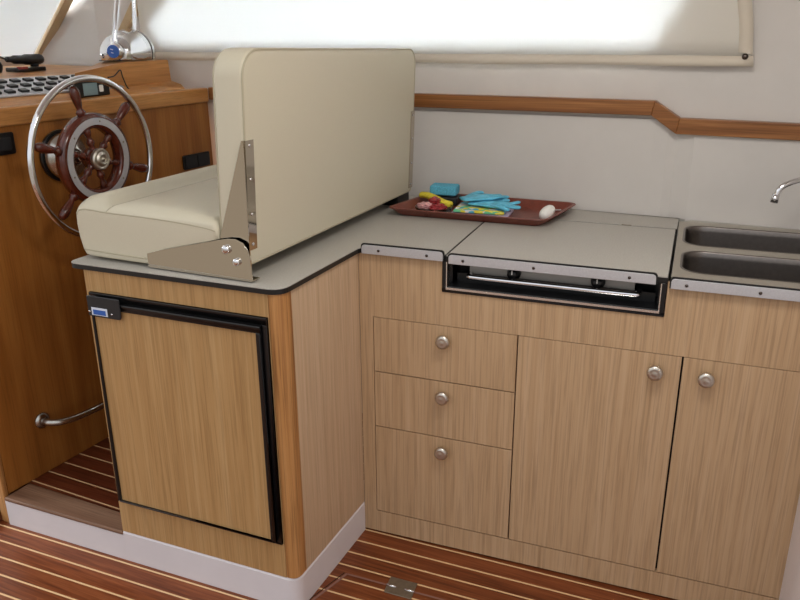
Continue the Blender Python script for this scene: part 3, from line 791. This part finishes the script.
spk = [(.0075, .120), (.0115, .124), (.0115, .129), (.007, .134), (.010, .140), (.012, .146), (.0085, .153), (.0065, .157), (.0078, .163), (.010, .178), (.0118, .196), (.012, .208), (.0095, .219), (.005, .226)]
inn = [(.0125, .020), (.0105, .032), (.0075, .040), (.011, .047), (.0125, .053), (.0085, .060), (.0065, .066), (.0095, .074), (.011, .082), (.011, .092)]
for k in range(6):
    a = math.radians(103+60*k); d = U*math.cos(a)+V*math.sin(a)
    bm = B(); lathe(bm, [(r*1.25, s*.975) for r, s in spk], wc, d, 16); lathe(bm, [(r, s) for r, s in inn], wc, d, 14)
    obj('spoke', bm, 'mahogany', whl, smooth=True)
bm = B(); lathe(bm, [(.028, -.03), (.032, -.02), (.032, .010), (.026, .016), (0, .016)], wc, WA, 28); obj('hub', bm, 'mahogany', whl, smooth=True)
bm = B(); lathe(bm, [(.032, .012), (.033, .020), (.031, .026), (.026, .0275), (.0245, .025), (.020, .025), (.018, .030), (.012, .033), (.0105, .030), (.006, .030), (.004, .034), (0, .034)], wc, WA, 32); obj('hub_cap', bm, 'nickel', whl, smooth=True)
bm = B(); lathe(bm, [(.012, -.135), (.012, -.02)], wc, WA, 16); obj('shaft', bm, 'steel', whl, smooth=True)
bm = B(); lathe(bm, [(.072, 0), (.072, .022), (.068, .034), (.060, .040), (.058, .048), (.030, .062), (.024, .075), (.0125, .078)], MH @ Vector((.0008, -.032, 1.0900)), (1, -.065, 0), 40)
hm = obj('wheel_mount', bm, 'steel', hc, smooth=True)
bm = B(); ring_lathe(bm, [(.072, .003), (.079, .003), (.079, .014), (.072, .014)], MH @ Vector((0, -.032, 1.0900)), (1, -.065, 0), 48); obj('rubber_ring', bm, 'black', hm, smooth=True)

# ------------------------------------------------------------------ tray and the things on it
TZ = .9005
Q = [(-.085, .350), (.418, .376), (.455, .650), (-.040, .636)]
def tq(u, v): return (Q[0][0]*(1-u)*(1-v)+Q[1][0]*u*(1-v)+Q[2][0]*u*v+Q[3][0]*(1-u)*v, Q[0][1]*(1-u)*(1-v)+Q[1][1]*u*(1-v)+Q[2][1]*u*v+Q[3][1]*(1-u)*v)
def tring(ins, z):
    pts = rrect(ins, .46-ins, ins, .285-ins, max(.008, .032-ins*.5), 6)
    return [(*tq(p[0]/.46, p[1]/.285), z) for p in pts]
bm = B(); loft(bm, [tring(.034, TZ), tring(.026, TZ+.001), tring(.004, TZ+.022), tring(0, TZ+.024), tring(.001, TZ+.0262), tring(.008, TZ+.0255), tring(.028, TZ+.0045), tring(.036, TZ+.003)])
tag(obj('serving_tray', bm, 'tray', smooth=False, bevel=0), 'reddish-brown rectangular tray on the worktop beside the backrest', 'tray')
tz = TZ+.0035
# sponge
bm = B(); prism(bm, rrect(-.045, .045, -.030, .030, .008), 0, .032)
tag(obj('sponge', bm, 'sponge', None, Matrix.Translation((.026, .580, tz+.030)) @ Matrix.Rotation(.12, 4, 'Z'), bevel=.006), 'blue rectangular sponge on top of the cloths at the tray\'s left end', 'sponge')
# stack of folded cloths under the gloves
def cloth(cx, cy, w, d, z, h, a, mat, label, wob=.002, nm='folded_cloth'):
    bm = B(); pts = []
    base = rrect(-w/2, w/2, -d/2, d/2, .008, 4)
    rr = random.Random(hash(label) % 1000 if False else len(label))
    ph = rr.random()*6
    rings = []
    for ins, zz in ((.002, 0), (0, h*.2), (0, h*.8), (.003, h)):
        rings.append([(p[0]+wob*math.sin(p[1]*90+ph), p[1]+wob*math.sin(p[0]*80+ph), zz+(wob*.8*math.sin(p[0]*70+ph+p[1]*50) if zz > 0 else 0)) for p in inset_poly(base, ins)])
    loft(bm, rings)
    return tag(obj(nm, bm, mat, None, Matrix.Translation((cx, cy, z)) @ Matrix.Rotation(a, 4, 'Z'), smooth=False, bevel=.0015), label, 'cloth', 'folded cloths on the tray')
cloth(.190, .475, .178, .130, tz, .010, .06, 'lilac', 'folded pale lilac cloth lowest in the stack on the tray', nm='folded_cloth')
cloth(.186, .488, .160, .130, tz+.0125, .007, .10, 'pattern', 'folded cloth patterned in yellow, turquoise and green, lying on the lilac cloth', .002)
cloth(.035, .582, .085, .070, tz, .026, .1, 'black_soft', 'dark folded cloth under the blue sponge', .001)
bm = B(); tube(bm, smooth_path([(-.040, .535, tz+.032), (-.01, .522, tz+.034), (.025, .502, tz+.030), (.060, .482, tz+.024), (.090, .470, tz+.022)], 5), [.010]+[.0145]*18+[.0145, .009], 12, flat=.7)
tag(obj('rolled_cloth', bm, 'yellow', smooth=True), 'rolled bright yellow cloth lying between the glass dish and sponge', 'cloth')
# prop under the roll: crumpled cloth body
# blue rubber gloves: palm with five fingers each
def glove(cx, cy, z, a, s, label, curl):
    t = B()
    palm = smooth_path([(-.075, 0, 0), (-.05, 0, .001), (-.02, 0, .002), (.004, 0, .001)], 4)
    tube(t, palm, [.022, .024, .026, .027, .028, .029, .030, .031, .032, .032, .031, .026, .018], 16, flat=.22)
    for i, (oy, L, sp) in enumerate(((-.026, .050, -.35), (-.010, .062, -.12), (.008, .060, .08), (.024, .048, .30))):
        c = curl[i]
        path = [(-.015, oy*.8, .001), (0, oy, .002)] + [(L*k/4*math.cos(sp+c*k*.25), oy+L*k/4*math.sin(sp+c*k*.25), .002+.003*math.sin(k+i)) for k in range(1, 5)]
        path = smooth_path(path, 4); n_ = len(path)
        tube(t, path, [.008]*(n_-3)+[.0078, .006, .0025], 10, flat=.62)
    path = smooth_path([(-.055, .012, .001), (-.030, .035, .003), (-.008, .050, .004), (.010, .054, .003)], 5); n_ = len(path)
    tube(t, path, [.010]*(n_-3)+[.009, .007, .003], 10, flat=.6)
    return tag(obj('rubber_glove', t, 'blue', None, Matrix.Translation((cx, cy, z)) @ Matrix.Rotation(a, 4, 'Z') @ Matrix.Diagonal((s, s, 1, 1)), smooth=True), label, 'glove', 'rubber gloves on the tray')
glove(.235, .500, tz+.0265, -.10, 1.22, 'blue rubber glove spread over the cloths, fingers towards the tray\'s right', (0, .3, -.2, .3))
glove(.185, .545, tz+.0385, .70, 1.15, 'blue rubber glove on top of the other, fingers towards the wall', (.8, .2, -.4, -.9))
# glass dish with wrapped sweets
gd = thing('glass_dish', 'clear round glass dish at the tray\'s front left corner', 'dish', (.050, .425, tz))
bm = B(); lathe(bm, [(0, 0), (.044, 0), (.052, .004), (.058, .018), (.060, .022), (.0585, .0235), (.0555, .022), (.048, .008), (.040, .005), (0, .005)], (.050, .425, tz), (0, 0, 1), 40); obj('bowl', bm, 'glass', gd, smooth=True)
rs = random.Random(3)
for k, (dx, dy, mt, lb) in enumerate(((-.018, .004, 'pinkwrap', 'pale pink foil-wrapped sweet at the left of the glass dish'), (.014, -.004, 'red', 'dark red foil-wrapped sweet at the right of the glass dish'), (-.004, .020, 'red', 'dark red foil-wrapped sweet at the back of the glass dish'))):
    bm = B(); bmesh.ops.create_icosphere(bm, subdivisions=3, radius=1)
    for v in bm.verts:
        q = v.co.copy(); f = 1+.16*math.sin(q.x*9+k*2)*math.sin(q.y*8+k)+.1*math.sin(q.z*13+q.x*6)
        v.co = Vector((q.x*.030*f, q.y*.018*f, q.z*.012*f))
    tag(obj('wrapped_sweet', bm, mt, None, Matrix.Translation((.046+dx*1.3, .425+dy*1.3, tz+.021+.013*(k == 2))) @ Matrix.Rotation(k*.9, 4, 'Z'), smooth=False), lb, 'sweet', 'wrapped sweets in the glass dish')
# white egg-shaped plug
pg = thing('egg_timer', 'white egg-shaped object with a short metal pin lying at the tray\'s right end', 'timer', (.385, .46, tz))
bm = B(); lathe(bm, [(0, -.030), (.008, -.0285), (.014, -.024), (.0185, -.014), (.0195, -.002), (.018, .010), (.015, .020), (.010, .027), (.004, .0305), (0, .031)], (.394, .486, tz+.0205), (.30, .80, .34), 28); obj('shell', bm, 'white', pg, smooth=True)
bm = B(); tube(bm, [(.398, .500, tz+.024), (.428, .518, tz+.024)], .003, 8); obj('pin', bm, 'chrome', pg, smooth=True)

# ------------------------------------------------------------------ floor hatch seam and hinge
hatch = thing('floor_hatch', 'floor hatch in the striped teak sole with pinkish edging and a metal hinge', 'hatch', (.3, -.4, 0))
bm = B()
def flat(bm, pts, z0=.0002, z1=.0009): prism(bm, pts, z0, z1)
flat(bm, [(.048, -.2035), (.65, -.178), (.65, -.1835), (.048, -.2095)]); flat(bm, [(.043, -.205), (.050, -.2045), (-.062, -.620), (-.069, -.620)])
obj('edging', bm, 'hatch_edge', hatch)
bm = B(); flat(bm, [(.036, -.205), (.0385, -.205), (-.073, -.62), (-.0755, -.62)], .0002, .0008); obj('gap', bm, 'groove', hatch)
bm = B(); prism(bm, [(.165, -.168), (.245, -.165), (.253, -.229), (.173, -.232)], .001, .003); hg = obj('hinge', bm, 'brass', hatch, bevel=.001)
bm = B(); tube(bm, [(.169, -.2035, .003), (.197, -.2025, .003)], .0035, 8); tube(bm, [(.222, -.2015, .003), (.250, -.200, .003)], .0035, 8); obj('hinge_pin', bm, 'chrome', hg, smooth=True)

# ------------------------------------------------------------------ camera
cam = bpy.data.cameras.new('camera'); co = bpy.data.objects.new('camera', cam); COL.objects.link(co)
yaw, pit, roll = .4243, .3405, -.0068
cam.sensor_width = 36; cam.lens = 763.168/800*36; cam.clip_start = .02
F = Vector((-math.sin(yaw)*math.cos(pit), math.cos(yaw)*math.cos(pit), -math.sin(pit)))
Rv = Vector((math.cos(yaw), math.sin(yaw), 0)); Uv = Rv.cross(F)
R2 = Rv*math.cos(roll)+Uv*math.sin(roll); U2 = -Rv*math.sin(roll)+Uv*math.cos(roll)
co.matrix_world = Matrix.Translation((.9177, -1.7591, 1.4485)) @ Matrix((R2, U2, -F)).transposed().to_4x4()
S.camera = co

# ------------------------------------------------------------------ light
wd = bpy.data.worlds.new('world'); S.world = wd; wd.use_nodes = True
nt = wd.node_tree; bg = nt.nodes['Background']
tcw = nt.nodes.new('ShaderNodeTexCoord'); sp = nt.nodes.new('ShaderNodeSeparateXYZ'); nt.links.new(tcw.outputs['Generated'], sp.inputs[0])
rp = nt.nodes.new('ShaderNodeValToRGB'); mr = nt.nodes.new('ShaderNodeMapRange')
mr.inputs['From Min'].default_value = -1; nt.links.new(sp.outputs['Z'], mr.inputs['Value']); nt.links.new(mr.outputs[0], rp.inputs[0])
el = rp.color_ramp.elements
el[0].position = .46; el[0].color = (.46, .40, .33, 1); el[1].position = .56; el[1].color = (.95, .97, 1.0, 1)
nt.links.new(rp.outputs[0], bg.inputs['Color']); bg.inputs['Strength'].default_value = .90

def area(name, loc, rot, sx, sy, e, col=(1, 1, 1)):
    l = bpy.data.lights.new(name, 'AREA'); l.shape = 'RECTANGLE'; l.size = sx; l.size_y = sy; l.energy = e; l.color = col
    o = bpy.data.objects.new(name, l); COL.objects.link(o); o.location = loc; o.rotation_euler = rot; return o
area('daylight_side_window', (-.3, 1.6, 1.65), (PI/2+.0, 0, PI), 3.2, 1.0, 220, (.94, .975, 1))
area('daylight_windscreen', (-2.9, 0, 1.75), (PI/2, 0, -PI/2), 2.4, 1.0, 120, (.93, .97, 1))
area('fill_light', (.80, -.62, 2.08), (math.radians(6), 0, 0), .45, .35, 8.5, (1, .95, .88))  # added fill lamp, out of view, balances brightness between seat and galley

vs = S.view_settings
vs.view_transform = 'Standard'; vs.look = 'None'; vs.gamma = 1; vs.exposure = .16; vs.use_curve_mapping = False
